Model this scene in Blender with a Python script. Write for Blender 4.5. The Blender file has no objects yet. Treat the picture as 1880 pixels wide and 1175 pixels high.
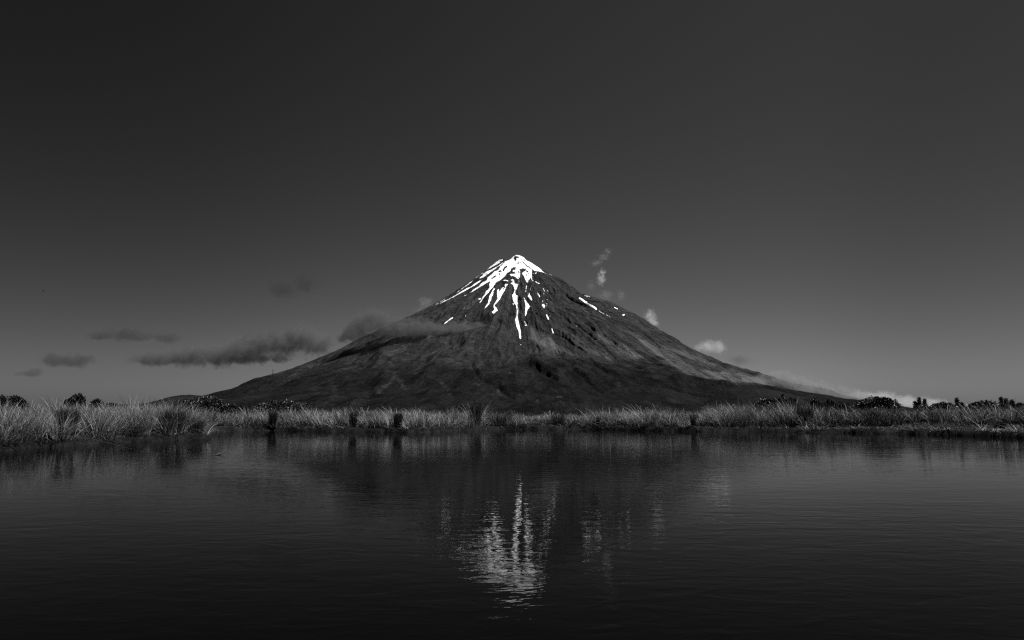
import bpy, bmesh, math, random
import numpy as np
from mathutils import Vector

# ------------------------------------------------------------------ camera, sky, sun
SC = bpy.context.scene
COL = SC.collection
CAM_H, PITCH, FPX = 0.61, math.radians(8.1), 1253.33
cam = bpy.data.cameras.new('camera')
cam_o = bpy.data.objects.new('camera', cam)
COL.objects.link(cam_o)
cam.lens = 24; cam.sensor_width = 36
cam.clip_start = 0.05; cam.clip_end = 120000
cam_o.location = (0, 0, CAM_H)
cam_o.rotation_euler = (math.radians(90) + PITCH, 0, 0)
SC.camera = cam_o

SUN_EL, SUN_AZ = math.radians(60), math.radians(102)      # azimuth clockwise from +Y
w = bpy.data.worlds.new('World'); SC.world = w; w.use_nodes = True
nt = w.node_tree
bg = nt.nodes['Background']
sky = nt.nodes.new('ShaderNodeTexSky'); sky.sky_type = 'NISHITA'; sky.sun_disc = False
sky.sun_elevation = SUN_EL; sky.sun_rotation = SUN_AZ
sep = nt.nodes.new('ShaderNodeSeparateColor'); nt.links.new(sky.outputs[0], sep.inputs[0])
pw = nt.nodes.new('ShaderNodeMath'); pw.operation = 'POWER'; pw.inputs[1].default_value = 1.75
nt.links.new(sep.outputs[0], pw.inputs[0])                 # red channel only: a red-filtered monochrome sky
tc = nt.nodes.new('ShaderNodeTexCoord'); sx = nt.nodes.new('ShaderNodeSeparateXYZ')
nt.links.new(tc.outputs['Generated'], sx.inputs[0])
mr = nt.nodes.new('ShaderNodeFloatCurve')
m01 = nt.nodes.new('ShaderNodeMath'); m01.operation = 'MULTIPLY_ADD'
m01.inputs[1].default_value = 0.5; m01.inputs[2].default_value = 0.5
nt.links.new(sx.outputs[0], m01.inputs[0])
cv = mr.mapping.curves[0]
cv.points[0].location = (0.0, 0.45); cv.points[1].location = (1.0, 0.60)
for p in ((0.2, 0.53), (0.42, 0.92), (0.52, 1.03), (0.65, 0.99), (0.78, 0.70)):
    cv.points.new(*p)
mr.mapping.update()
nt.links.new(m01.outputs[0], mr.inputs['Value'])
mu = nt.nodes.new('ShaderNodeMath'); mu.operation = 'MULTIPLY'
nt.links.new(pw.outputs[0], mu.inputs[0]); nt.links.new(mr.outputs[0], mu.inputs[1])
mk = nt.nodes.new('ShaderNodeMath'); mk.operation = 'MULTIPLY'; mk.inputs[1].default_value = 0.0865
nt.links.new(mu.outputs[0], mk.inputs[0])
nt.links.new(mk.outputs[0], bg.inputs[0]); bg.inputs[1].default_value = 0.1

sl = bpy.data.lights.new('sun', 'SUN'); sl.energy = 5.0; sl.angle = math.radians(0.5)
sun = bpy.data.objects.new('sun', sl); COL.objects.link(sun)
sd = Vector((math.sin(SUN_AZ) * math.cos(SUN_EL), math.cos(SUN_AZ) * math.cos(SUN_EL), math.sin(SUN_EL)))
sun.rotation_euler = sd.to_track_quat('Z', 'Y').to_euler()
SC.view_settings.view_transform = 'Standard'; SC.view_settings.look = 'None'
SC.view_settings.exposure = 0.9; SC.view_settings.gamma = 1
SC.cycles.max_bounces = 8; SC.cycles.volume_bounces = 1
SC.cycles.transparent_max_bounces = 16
SC.cycles.filter_width = 1.25
SC.cycles.use_denoising = False          # the photograph has fine grain of its own

# ------------------------------------------------------------------ helpers
R = np.random.RandomState(7)
random.seed(7)
cp, sp = math.cos(PITCH), math.sin(PITCH)

def ray(x, y):
    """direction (unit Y component free) through a place in the view"""
    a = (x - 940) / FPX; b = (587.5 - y) / FPX
    return np.array([a, cp - b * sp, sp + b * cp])

def at_depth(x, y, Y):
    d = ray(x, y); d = d / d[1]
    return np.array([0, 0, CAM_H]) + d * Y

def on_plane(x, y, z=0.0):
    d = ray(x, y)
    return np.array([0, 0, CAM_H]) + d * ((z - CAM_H) / d[2])

def proj(X, Y, Z):
    Z = Z - CAM_H
    f = Y * cp + Z * sp
    u = Z * cp - Y * sp
    f = np.where(f < 1e-3, 1e-3, f)
    return 940 + FPX * X / f, 587.5 - FPX * u / f

_P = R.permutation(4096)
_G = R.rand(4096)
def vnoise(x, y, s=0):
    xi = np.floor(x).astype(np.int64); yi = np.floor(y).astype(np.int64)
    fx = x - xi; fy = y - yi
    fx = fx * fx * fx * (fx * (fx * 6 - 15) + 10); fy = fy * fy * fy * (fy * (fy * 6 - 15) + 10)
    def h(a, b):
        return _G[_P[(_P[(a + s * 57) & 4095] + b) & 4095]]
    a = h(xi, yi); b = h(xi + 1, yi); c = h(xi, yi + 1); d = h(xi + 1, yi + 1)
    return ((a * (1 - fx) + b * fx) * (1 - fy) + (c * (1 - fx) + d * fx) * fy) * 2 - 1
def fbm(x, y, o=5, s=0, g=0.5):
    r = 0; a = 1; t = 0
    for i in range(o):
        r = r + a * vnoise(x * 2 ** i + i * 17.3, y * 2 ** i - i * 9.1, s + i); t += a; a *= g
    return r / t
def ridged(x, y, o=4, s=0):
    r = 0; a = 1; t = 0
    for i in range(o):
        r = r + a * (1 - 2 * np.abs(vnoise(x * 2 ** i + i * 5.7, y * 2 ** i + i * 3.1, s + i))); t += a; a *= 0.5
    return r / t
def sstep(a, b, x):
    t = np.clip((x - a) / (b - a), 0, 1); return t * t * (3 - 2 * t)

def seg_dist(px, py, pts):
    d = np.full(px.shape, 1e9); tt = np.zeros(px.shape)
    n = len(pts) - 1
    for i in range(n):
        ax, ay = pts[i]; bx, by = pts[i + 1]
        vx, vy = bx - ax, by - ay; L = vx * vx + vy * vy + 1e-9
        t = np.clip(((px - ax) * vx + (py - ay) * vy) / L, 0, 1)
        e = np.hypot(px - ax - t * vx, py - ay - t * vy)
        m = e < d
        d = np.where(m, e, d); tt = np.where(m, (i + t) / n, tt)
    return d, tt
def poly_sd(px, py, pts):
    """signed distance, positive inside"""
    d, _ = seg_dist(px, py, list(pts) + [pts[0]])
    ins = np.zeros(px.shape, bool)
    n = len(pts)
    for i in range(n):
        x1, y1 = pts[i]; x2, y2 = pts[(i + 1) % n]
        c = ((y1 > py) != (y2 > py)) & (px < (x2 - x1) * (py - y1) / (y2 - y1 + 1e-12) + x1)
        ins ^= c
    return np.where(ins, d, -d)

def mesh_np(name, V, F, mat, parent=None, smooth=False, attrs=None):
    """F: (n,4) or (n,3) int array; or a list of such arrays"""
    me = bpy.data.meshes.new(name)
    Fs = F if isinstance(F, list) else [F]
    Fs = [np.asarray(f, dtype=np.int32) for f in Fs if len(f)]
    V = np.asarray(V, dtype=np.float32)
    me.vertices.add(len(V)); me.vertices.foreach_set('co', V.ravel())
    nl = sum(f.size for f in Fs); nf = sum(len(f) for f in Fs)
    me.loops.add(nl); me.polygons.add(nf)
    me.loops.foreach_set('vertex_index', np.concatenate([f.ravel() for f in Fs]))
    tot = np.concatenate([np.full(len(f), f.shape[1], np.int32) for f in Fs])
    st = np.concatenate([[0], np.cumsum(tot)[:-1]]).astype(np.int32)
    me.polygons.foreach_set('loop_start', st)
    me.polygons.foreach_set('loop_total', tot)
    me.polygons.foreach_set('use_smooth', np.full(nf, smooth))
    me.update(calc_edges=True)
    for k, v in (attrs or {}).items():
        a = me.attributes.new(k, 'FLOAT', 'POINT'); a.data.foreach_set('value', np.asarray(v, dtype=np.float32))
    o = bpy.data.objects.new(name, me); COL.objects.link(o)
    if mat: me.materials.append(mat)
    if parent: o.parent = parent
    return o
def grid_faces(nr, nc, wrap=False):
    i = np.arange(nr - 1)[:, None]; j = np.arange(nc if wrap else nc - 1)[None, :]
    j2 = (j + 1) % nc
    a = i * nc + j; b = i * nc + j2; c = (i + 1) * nc + j2; d = (i + 1) * nc + j
    return np.stack([a + 0 * j, b, c, d], -1).reshape(-1, 4)

def tag(o, label=None, cat=None, group=None, kind=None):
    if label: o['label'] = label
    if cat: o['category'] = cat
    if group: o['group'] = group
    if kind: o['kind'] = kind
    return o
def empty(name, loc, label, cat, group=None):
    o = bpy.data.objects.new(name, None); COL.objects.link(o); o.location = loc
    o.empty_display_size = 0.2
    return tag(o, label, cat, group)

class NT:
    """tiny node builder"""
    def __init__(s, name):
        s.m = bpy.data.materials.new(name); s.m.use_nodes = True
        s.t = s.m.node_tree; s.t.nodes.clear()
        s.out = s.t.nodes.new('ShaderNodeOutputMaterial')
    def n(s, ty, **kw):
        nd = s.t.nodes.new(ty)
        for k, v in kw.items(): setattr(nd, k, v)
        return nd
    def put(s, sock, v):
        if hasattr(v, 'is_linked') or isinstance(v, bpy.types.NodeSocket): s.t.links.new(v, sock)
        else:
            if isinstance(sock.default_value, (float, int)): sock.default_value = v
            else:
                if isinstance(v, (float, int)): v = (v, v, v) + ((1,) if len(sock.default_value) == 4 else ())
                sock.default_value = v
    def math(s, op, a, b=0.0, c=None, clamp=False):
        nd = s.n('ShaderNodeMath', operation=op, use_clamp=clamp)
        s.put(nd.inputs[0], a); s.put(nd.inputs[1], b)
        if c is not None: s.put(nd.inputs[2], c)
        return nd.outputs[0]
    def vmath(s, op, a, b=(0, 0, 0)):
        nd = s.n('ShaderNodeVectorMath', operation=op)
        s.put(nd.inputs[0], a); s.put(nd.inputs[1], b)
        return nd.outputs['Value'] if op in ('LENGTH', 'DOT_PRODUCT', 'DISTANCE') else nd.outputs[0]
    def maprange(s, v, a, b, c, d, smooth=False):
        nd = s.n('ShaderNodeMapRange'); nd.clamp = True
        if smooth: nd.interpolation_type = 'SMOOTHSTEP'
        s.put(nd.inputs[0], v)
        for i, q in enumerate((a, b, c, d)): s.put(nd.inputs[i + 1], q)
        return nd.outputs[0]
    def noise(s, vec, scale, detail=4, rough=0.5, dist=0.0):
        nd = s.n('ShaderNodeTexNoise'); s.put(nd.inputs['Vector'], vec)
        nd.inputs['Scale'].default_value = scale; nd.inputs['Detail'].default_value = detail
        nd.inputs['Roughness'].default_value = rough; nd.inputs['Distortion'].default_value = dist
        return nd.outputs['Fac']
    def mix(s, f, a, b):
        nd = s.n('ShaderNodeMix'); nd.data_type = 'FLOAT'
        s.put(nd.inputs[0], f); s.put(nd.inputs[2], a); s.put(nd.inputs[3], b)
        return nd.outputs[0]
    def attr(s, name):
        return s.n('ShaderNodeAttribute', attribute_name=name).outputs['Fac']
    def pos(s): return s.n('ShaderNodeNewGeometry').outputs['Position']
    def objco(s): return s.n('ShaderNodeTexCoord').outputs['Object']
    def mapping(s, v, scale=(1, 1, 1), rot=(0, 0, 0)):
        nd = s.n('ShaderNodeMapping'); s.put(nd.inputs['Vector'], v)
        nd.inputs['Scale'].default_value = scale; nd.inputs['Rotation'].default_value = rot
        return nd.outputs[0]
    def bsdf(s, col, rough=0.9, spec=0.2, normal=None, **kw):
        b = s.n('ShaderNodeBsdfPrincipled')
        cc = s.n('ShaderNodeCombineColor')
        for i in range(3): s.put(cc.inputs[i], col)
        s.t.links.new(cc.outputs[0], b.inputs['Base Color'])
        s.put(b.inputs['Roughness'], rough); s.put(b.inputs['Specular IOR Level'], spec)
        for k, v in kw.items(): s.put(b.inputs[k.replace('_', ' ')], v)
        if normal is not None: s.t.links.new(normal, b.inputs['Normal'])
        s.t.links.new(b.outputs[0], s.out.inputs['Surface'])
        return b
    def bump(s, h, dist, strength=1.0, fw=None):
        nd = s.n('ShaderNodeBump'); s.put(nd.inputs['Height'], h)
        nd.inputs['Distance'].default_value = dist; nd.inputs['Strength'].default_value = strength
        if fw is not None and 'Filter Width' in nd.inputs: nd.inputs['Filter Width'].default_value = fw
        return nd.outputs[0]

# ------------------------------------------------------------------ mountain
MY = 5500.0
PKX, PKY = 950.0, 468.0
PK = at_depth(PKX, PKY, MY)
SIL = [(150, 752), (230, 748), (283, 745), (305, 740), (330, 735), (360, 730), (385, 724), (400, 719), (420, 715), (435, 711), (441, 706), (450, 701),
       (465, 696), (480, 692), (500, 686.5), (520, 681), (540, 675), (560, 667), (580, 659), (600, 651), (625, 640), (645, 628), (670, 616),
       (700, 603), (730, 590), (755, 579), (780, 566), (800, 556), (815, 547), (830, 538), (845, 528), (860, 518), (872, 509.5), (886, 500),
       (900, 489), (908, 482.5), (916, 476.5), (922, 473), (926, 477), (930, 478.3), (935, 476), (940, 471), (945, 468.6), (950, 468), (956, 469),
       (962, 472), (968, 477), (974, 480.5), (982, 486), (990, 491), (997, 495), (1005, 499), (1015, 504), (1030, 511), (1042, 519), (1055, 528), (1065, 536),
       (1073, 540.5), (1090, 545), (1105, 550), (1118, 552.5), (1126, 555), (1140, 563), (1155, 571), (1170, 578), (1185, 588), (1198, 595), (1205, 601),
       (1215, 608), (1230, 616), (1245, 624), (1252, 630), (1270, 640), (1290, 649), (1310, 657), (1330, 666), (1360, 675), (1390, 683), (1420, 692),
       (1445, 701), (1465, 706), (1490, 709), (1520, 716), (1560, 728), (1600, 738), (1700, 752), (1800, 760)]
SIL = np.array(SIL, float)
M_PX = MY / FPX / (cp + (PK[2] / MY) * sp)      # metres per view unit at the peak's distance
def side_profile(side):
    pts = []
    for x, y in SIL:
        dx = (x - PKX) * side
        if dx >= 0:
            p = at_depth(x, y, MY); pts.append((dx * M_PX, p[2]))
    pts.sort(); return np.array(pts)
PL, PR = side_profile(-1), side_profile(1)
rr_tab = np.concatenate([np.linspace(0, 900, 300), np.linspace(910, 5200, 260)])
tabL = np.interp(rr_tab, PL[:, 0], PL[:, 1]); tabR = np.interp(rr_tab, PR[:, 0], PR[:, 1])
ext = np.clip((rr_tab - 3300) / 1900, 0, 1)
tabL = np.where(rr_tab > PL[-1, 0], PL[-1, 1], tabL) - 160 * ext ** 1.2
tabR = np.where(rr_tab > PR[-1, 0], PR[-1, 1], tabR) - 160 * ext ** 1.2
# the face towards the tarn: summit rocks, steep upper cone, lower ring plain
FR = np.array([(0, 1.0), (60, .968), (150, .905), (300, .815), (500, .690), (750, .555), (1000, .445), (1300, .338), (1700, .232),
               (2200, .145), (2700, .078), (3200, .028), (3700, -.02), (5200, -.12)])
tabF = np.interp(rr_tab, FR[:, 0], FR[:, 1] * PK[2])

def smooth_tab(t, k):
    ker = np.ones(k) / k; p = np.pad(t, (k // 2, k // 2), mode='edge'); return np.convolve(p, ker, 'valid')[:len(t)]
tabF = smooth_tab(tabF, 9)
for t_ in (tabL, tabR):
    pass

def field(r, th, TL, TR):
    """height at polar (r, th) about the peak, th = 0 right, 90 away, -90 towards the tarn"""
    c, s = np.cos(th), np.sin(th)
    wr = np.clip(c, 0, 1) ** 2; wl = np.clip(-c, 0, 1) ** 2; wf = np.clip(-s, 0, 1) ** 2; wb = np.clip(s, 0, 1) ** 2
    sharp = 1 - sstep(0, 260, r)
    L = np.interp(r, rr_tab, TL); Rr = np.interp(r, rr_tab, TR)
    Ff = np.interp(r, rr_tab, tabF); B = 0.5 * (L + Rr) * 0 + Ff
    h = L * wl + Rr * wr + Ff * wf + B * wb
    # radial gullies and buttresses
    a = th * 9 / math.pi
    lr = np.log(r + 120)
    warp = 0.5 * fbm(th * 3 + 5, lr * 3, 3, 11)
    amp = 56 * sstep(60, 700, r) * (1 - 0.55 * sstep(1500, 3400, r))
    rg = ridged(a * 1.1 + warp + 40, lr * 1.2, 4, 21)
    rg2 = ridged(a * 3.4 + warp * 3 + 80, lr * 2.1, 3, 31)
    front = 1 - 0.75 * np.abs(c) ** 3
    h = h + amp * rg * 0.8 * front + amp * 0.6 * rg2 * (0.5 + 0.5 * front)
    x, y = r * c, r * s
    h = h + (6 + 10 * sstep(300, 2000, r)) * fbm(x / 190, y / 190, 5, 41) * sstep(20, 200, r)
    h = h + 3.5 * fbm(x / 40, y / 40, 3, 51) * sstep(10, 60, r) + 7 * ridged(x / 55, y / 55, 3, 61) * sstep(20, 90, r) * (1 - sstep(500, 1500, r))
    return h

def fit_profiles():
    TL, TR = tabL.copy(), tabR.copy()
    th = np.linspace(-math.pi, math.pi, 1081)[:-1]
    rr = np.concatenate([np.arange(4, 900, 8.0), np.arange(900, 4300, 18.0)])
    RG, TG = np.meshgrid(rr, th, indexing='ij')
    xs = SIL[:, 0]; ys = SIL[:, 1]
    bins = np.arange(230, 1640, 3.0)
    ty = np.interp(bins, xs, ys)
    for it in range(7):
        H = field(RG, TG, TL, TR)
        X = PK[0] + RG * np.cos(TG); Y = MY + RG * np.sin(TG)
        u, v = proj(X, Y, H)
        idx = np.clip(((u - 230 + 1.5) / 3.0).astype(int), 0, len(bins) - 1)
        top = np.full(len(bins), 1e9); np.minimum.at(top, idx.ravel(), v.ravel())
        # radius at which each column is seen highest
        rad = np.full(len(bins), np.nan)
        m = v <= top[idx] + 0.3
        rad[idx[m]] = RG[m]
        ok = (top < 1e8) & np.isfinite(rad)
        err = (top - ty) * M_PX * 0.95
        for T, sel in ((TL, bins < PKX - 2), (TR, bins > PKX + 2)):
            s = sel & ok
            r_, e_ = rad[s], err[s]
            o = np.argsort(r_); r_, e_ = r_[o], e_[o]
            q = np.interp(rr_tab, r_, e_)
            T += smooth_tab(q, 5) * 0.8
    return TL, TR
TLf, TRf = fit_profiles()

# mesh, polar about the peak
th_f = np.linspace(-math.radians(200), math.radians(20), 1250)
th_b = np.linspace(math.radians(20), math.radians(160), 130)[1:-1]
TH = np.concatenate([th_f, th_b])
RRm = np.concatenate([np.arange(1.0, 760, 4.2), 760 + np.cumsum(np.linspace(4.5, 17, 190)), ])
RRm = np.concatenate([RRm, RRm[-1] + np.cumsum(np.linspace(20, 80, 50))])
RG, TG = np.meshgrid(RRm, TH, indexing='ij')
H = field(RG, TG, TLf, TRf)
MX = PK[0] + RG * np.cos(TG); MYY = MY + RG * np.sin(TG)
frontm = (np.sin(TG) < 0.35)
U, V_ = proj(MX, MYY, H)

# features of the face: (points, depth (m, + cuts, - raises), half width, )
GUL = [
    ([(989, 605), (1000, 609), (1010, 613)], 14, 2.0), ([(1017, 609), (1025, 614), (1036, 617), (1049, 628), (1061, 637), (1077, 646)], 34, 2.6),
    ([(1046, 590), (1060, 595), (1073, 606), (1083, 612), (1099, 628), (1116, 643), (1133, 660)], 28, 2.2),
    ([(1080, 655), (1092, 667), (1105, 675), (1114, 683), (1128, 686)], 26, 2.2),
    ([(1138, 684), (1153, 692), (1166, 694)], 22, 2.0), ([(1161, 676), (1172, 674), (1186, 679)], 18, 1.8),
    ([(983, 666), (993, 682), (1013, 690), (1027, 701), (1038, 703)], 26, 3.4),
    ([(1051, 679), (1070, 692), (1087, 706), (1102, 718), (1108, 724)], 24, 2.2),
    ([(864, 662), (867, 675), (881, 692), (891, 699), (908, 704), (922, 714), (935, 725), (952, 731), (969, 734), (981, 730)], 30, 2.8),
    ([(935, 680), (949, 665), (969, 651), (985, 636)], 14, 1.8), ([(987, 638), (989, 647), (991, 655)], 16, 1.8),
    ([(804, 616), (786, 624), (764, 633), (740, 641), (715, 652)], 22, 3.0),
    ([(880, 618), (863, 628), (845, 634), (825, 640)], 24, 4.0),
    ([(863, 631), (839, 641), (819, 651), (800, 655), (770, 668), (748, 676)], 18, 3.5),
    ([(846, 627), (819, 634), (786, 640), (760, 650)], 18, 2.5),
    ([(679, 641), (645, 648), (616, 655), (591, 665), (560, 682)], 20, 3.0),
    ([(1010, 560), (1020, 570), (1040, 585), (1060, 600)], 10, 1.6),
    ([(1010, 530), (1035, 540), (1055, 552), (1075, 562)], 26, 3.2),
    ([(912, 580), (918, 592), (908, 602), (900, 610)], 26, 4.0),
    ([(958, 640), (960, 650)], 14, 1.5),
    ([(1130, 612), (1165, 632), (1200, 652), (1240, 672), (1255, 675)], 12, 1.5),
    ([(1120, 625), (1150, 645), (1168, 655)], 12, 1.4), ([(1180, 610), (1206, 632), (1218, 652), (1240, 668)], 12, 1.8),
    ([(1225, 640), (1262, 660), (1300, 676), (1320, 681)], 16, 2.6), ([(1310, 670), (1350, 682), (1382, 692)], 9, 1.6),
    ([(1180, 700), (1200, 712), (1220, 722)], 10, 2.0), ([(1100, 700), (1130, 712), (1160, 722)], 8, 2.0),
    ([(602, 724), (590, 735), (580, 742)], 18, 3.0), ([(560, 690), (530, 702), (500, 712), (460, 725)], 10, 3.0),
    # raised levees and ridges
    ([(798, 621), (785, 634), (761, 645), (730, 655), (716, 663)], -18, 2.2),
    ([(716, 663), (705, 690), (690, 715)], -22, 7.0),
    ([(669, 645), (642, 657), (599, 670), (570, 682)], -14, 2.2),
    ([(991, 657), (1002, 650), (1020, 645), (1045, 650), (1070, 662)], -10, 1.8),
    ([(1022, 606), (1040, 612), (1055, 622), (1072, 634)], -16, 3.0),
    ([(1085, 600), (1110, 615), (1140, 635), (1170, 655)], -12, 2.4),
    ([(1053, 672), (1080, 690), (1105, 708)], -10, 2.0),
    ([(1060, 665), (1085, 676), (1105, 688)], -9, 1.6),
    ([(1240, 690), (1300, 702), (1360, 709), (1400, 714), (1440, 724), (1455, 733)], -26, 4.0),
    ([(870, 668), (885, 688), (905, 700)], -12, 3.0), ([(912, 700), (930, 712), (960, 720), (978, 726)], -14, 4.0),
    ([(830, 655), (800, 668), (778, 690), (790, 712)], -20, 8.0),
    ([(950, 560), (962, 600), (975, 630)], -10, 4.0), ([(930, 560), (925, 590), (915, 620)], -16, 5.0),
    ([(1035, 700), (1010, 715), (990, 740)], -12, 6.0), ([(1040, 745), (1030, 723), (1060, 706)], 10, 3.5),
    ([(620, 690), (640, 710), (650, 735)], -16, 8.0), ([(660, 690), (680, 712), (676, 740)], 12, 6.0),
]
mk_ = frontm & (U > 240) & (U < 1640)
u1, v1 = U[mk_], V_[mk_]
dz = np.zeros(u1.shape)
wob = 2.2 * fbm(u1 / 14, v1 / 14, 3, 71); wob2 = 2.2 * fbm(u1 / 14, v1 / 14, 3, 77)
for pts, dep, wd in GUL:
    xs = [p[0] for p in pts]; ys = [p[1] for p in pts]; q = 4 * wd + 4
    b = (u1 > min(xs) - q) & (u1 < max(xs) + q) & (v1 > min(ys) - q) & (v1 < max(ys) + q)
    d, t = seg_dist(u1[b] + wob[b], v1[b] + wob2[b], pts)
    if 0 < wd < 3.5: wd = max(1.5, wd * .68)
    dz[b] -= dep * 0.85 * np.exp(-(d / wd) ** 2) * (0.35 + 0.65 * np.sin(math.pi * np.clip(t * 0.9 + 0.05, 0, 1)))
H[mk_] += dz

# snow outlines
SNOW = [
 [(926.8,478.6),(929.5,479),(934,477),(938.3,474.4),(941.7,470.9),(944.7,469),(949.4,467),(952,467),(955.3,469),(958.7,470.5),(963,472),(967.2,477.8),(970.6,479.4),(974,480.7),(980.9,485.4),(987.7,489.7),(991.9,492.7),(996.2,497.3),(1001.3,501.2),(1005.5,503.3),(1001,501.8),(994.5,499.5),(985,497.8),(981.7,497.2),(978.3,495.2),(977,496.5),(977,506),(977,512.7),(979.6,514.8),(979,516.6),(975.7,514),(974.9,509.3),(972.3,512.7),(970.2,515.2),(969.4,519.9),(967.7,519.5),(965.5,515.2),(963.4,511),(962.5,507.6),(960,505),(958.7,501.6),(961,498.6),(964.7,496.9),(965.5,494),(961.3,492.7),(955,494),(956,496.5),(955,499),(955.7,505),(955.3,508.4),(952.8,512.2),(950.2,511.8),(946,508.4),(941.7,506.7),(939.1,507.1),(935.3,503.3),(942.5,502),(947.6,501.6),(941.7,498.6),(937,497.8),(931.5,501.6),(925.5,509.3),(917,515.2),(911,518.6),(907.7,523.7),(905.5,528),(900.4,532.2),(897,537.3),(890.2,544.1),(886,551),(881.7,556.9),(880,555.2),(883.8,550.1),(886.8,544.1),(891.1,539),(892.3,533.9),(896.2,532.2),(898.7,527.1),(898.3,521.2),(900.4,516.1),(893.6,519.5),(883.4,526.3),(872.3,533.1),(863,538.2),(856.2,542.4),(851.9,543.7),(852.8,541.6),(859.6,539.9),(868,532.2),(876.6,526.3),(883.4,520.3),(890.2,515.2),(894.5,512.7),(895.3,509.3),(898.7,506.7),(903.8,502.4),(906.4,499),(913.2,495.6),(917.4,491.4),(919.1,487.6),(922.6,485.4),(926.8,480.3)],
 [(925.1,480.7),(919.1,484.6),(909.8,490.5),(902.1,494.4),(893.6,497.8),(886.8,502.4),(886,505.9),(880,509.3),(880.9,511.8),(885.1,510.1),(888.5,508.8),(893.6,505),(902.1,499),(910.6,493.1),(919.1,487.1),(924.3,482.9)],
 [(886,511.4),(876.6,516.9),(868,522.9),(863,526.7),(857.9,528),(847.7,534.4),(837.4,540.7),(825.5,547.6),(814.5,552.2),(804.3,558.6),(806,558.6),(817,553.5),(829.8,547.6),(842.6,540.4),(852.8,535.2),(863,529.2),(873.2,523.7),(881.7,517.8)],
 [(923.8,475.4),(915.7,476.5),(910.6,480.5),(903.8,484.4),(897.9,490.4),(893.6,495.6),(900.4,492.2),(907.2,488.4),(914.9,484.6),(919.1,482),(917,480),(923.4,478.2)],
 [(909.8,528.4),(906.4,535.6),(905.5,541.6),(903,545.9),(902.1,551),(898.7,555.2),(898.7,557.8),(893.6,563.7),(889.8,566.9),(891,563),(896,556),(897,550),(898.5,543),(901.5,538),(905,531),(907,528.6)],
 [(915.7,530.1),(917.4,536.5),(919.1,532.2),(920.9,528.8),(924.3,526.3),(927,529),(929.4,528.8),(926,535.6),(921.7,542.4),(917.4,550.1),(912.5,556),(908.9,560),(908.8,562),(912.1,565.5),(914.3,570.9),(911,571.9),(906.8,576.2),(902.6,573),(908.4,567.7),(905.7,563.9),(906.2,560.2),(913.2,548.5),(912.7,540),(912.8,532.2)],
 [(926.8,520.9),(933.6,521.2),(930,526),(928.5,529),(926.5,526)],
 [(936.6,513.5),(941.7,511.8),(944.7,513.9),(944.3,516.9),(946.8,520.7),(952.3,520.7),(951,525.4),(948.5,531.4),(946.4,533.1),(946,538.2),(947.7,541.6),(950.9,542),(950.2,550.1),(951,565),(952.3,568.7),(951,582.6),(953.6,595.3),(956.3,608),(957,620.9),(955.7,623),(953.4,619.8),(952,608),(948.3,599.6),(945.6,587.3),(948.3,580.4),(948.8,570.9),(947.2,561.3),(942.4,552.8),(940.3,541.6),(943.4,537.3),(945.1,532.2),(942.6,523.7),(936.6,519.5),(940.9,518.6),(939.5,515)],
 [(961,543.2),(966.4,552.8),(973.8,561.8),(969.6,567.7),(967.4,576.2),(964.3,581.5),(963.7,579.4),(964.8,561.3),(962.7,550.6)],
 [(971.9,537.3),(974.5,543),(977.9,551),(975.5,551.5),(972.3,548.4),(968.9,544.1),(970.6,539.9)],
 [(877.5,549),(880,546.8),(883.6,547.2),(884.6,549),(882,550.6),(879,550.4)],
 [(996,558),(999,557.5),(1001.5,561),(1001,564),(999,566),(996,562.5),(994.8,560.5)],
]
STROKE = [([(887.2,500.3),(879,506),(872.3,511.4)],.6),([(868,515.2),(858,523),(847.7,530.1)],.9),([(846.8,531.4),(839.1,536.5)],.7),
 ([(817,548.8),(809.4,553.5)],.8),([(805.1,555.6),(800.9,558.6)],.9),([(923.5,515),(928,514.4),(932.5,515.7)],1.0),([(966.8,525),(966,530)],.9),([(965.8,531.5),(965.4,535.5)],.6),
 ([(975.8,526),(973.8,529),(973.8,533)],.5),([(983,517),(990.2,520.5)],.9),([(987,538),(989,541),(991.3,545.2)],1.2),([(997,529),(1000,534.6)],.6),([(1004.4,532),(1006.4,535.6)],.8),
 ([(1003.5,578),(1007.0,585.7)],1.3),([(1009,581.5),(1011,579.5)],.4),([(1013.4,604),(1016.2,610.7)],1.1),([(962.9,590),(967.2,597.4)],1.1),
 ([(831,583),(824,588),(816.6,594)],1.5),([(855.7,560),(851.5,567.7)],.45),([(855.8,578),(854.6,581)],.9),([(857.4,589.6),(849.8,596.6)],.5),
 ([(1064.5,547),(1074,554),(1086,561),(1094.5,567)],1.9),([(1100,570.8),(1109.5,576.4)],.8),([(1113.6,577.6),(1119.7,581.7)],.5),([(1073.4,542.4),(1083,544.8)],.7),
 ([(1128,564.3),(1134,567)],.9),([(1144,578.2),(1146.2,578)],1.5),([(1056.3,594.8),(1059.5,598.5)],.4),([(982.6,501.8),(984.6,500.8)],1.0),([(953.2,515),(953,517.5)],.5),
 ([(956.2,632),(956.4,633.2)],.7),([(942.3,557),(943,559)],1.1),([(964.4,598),(965.4,598.4)],.8),([(996.4,552),(997,554)],.9),([(1004,560),(1004.2,561.6)],.7),([(998.3,538),(998.5,539.4)],.6),
 ([(1004.7,549),(1004.8,551)],.4),([(1003.7,557),(1005,559)],.5),([(979,502.5),(980,502)],.5),([(1009,503.4),(1013,505)],.5)]
HOLE_P = [[(945.1,470.1),(947.7,470.4),(952.8,471.4),(951.9,473.5),(948.5,473.5),(948.1,477.8),(945.1,478.6),(943.8,473.5)],
 [(949,482.9),(952.8,481.2),(952.3,484.6)],
 [(938.3,494),(942.6,490.5),(946.8,491),(947.2,494.8),(942.6,495.6),(940,499),(936.6,500.7)],
 [(954.5,494),(961.3,492.7),(966,493.5),(963,497.8),(959.6,499),(958.7,501.6),(960,505.9),(956,508),(955.6,500)]]
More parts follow.
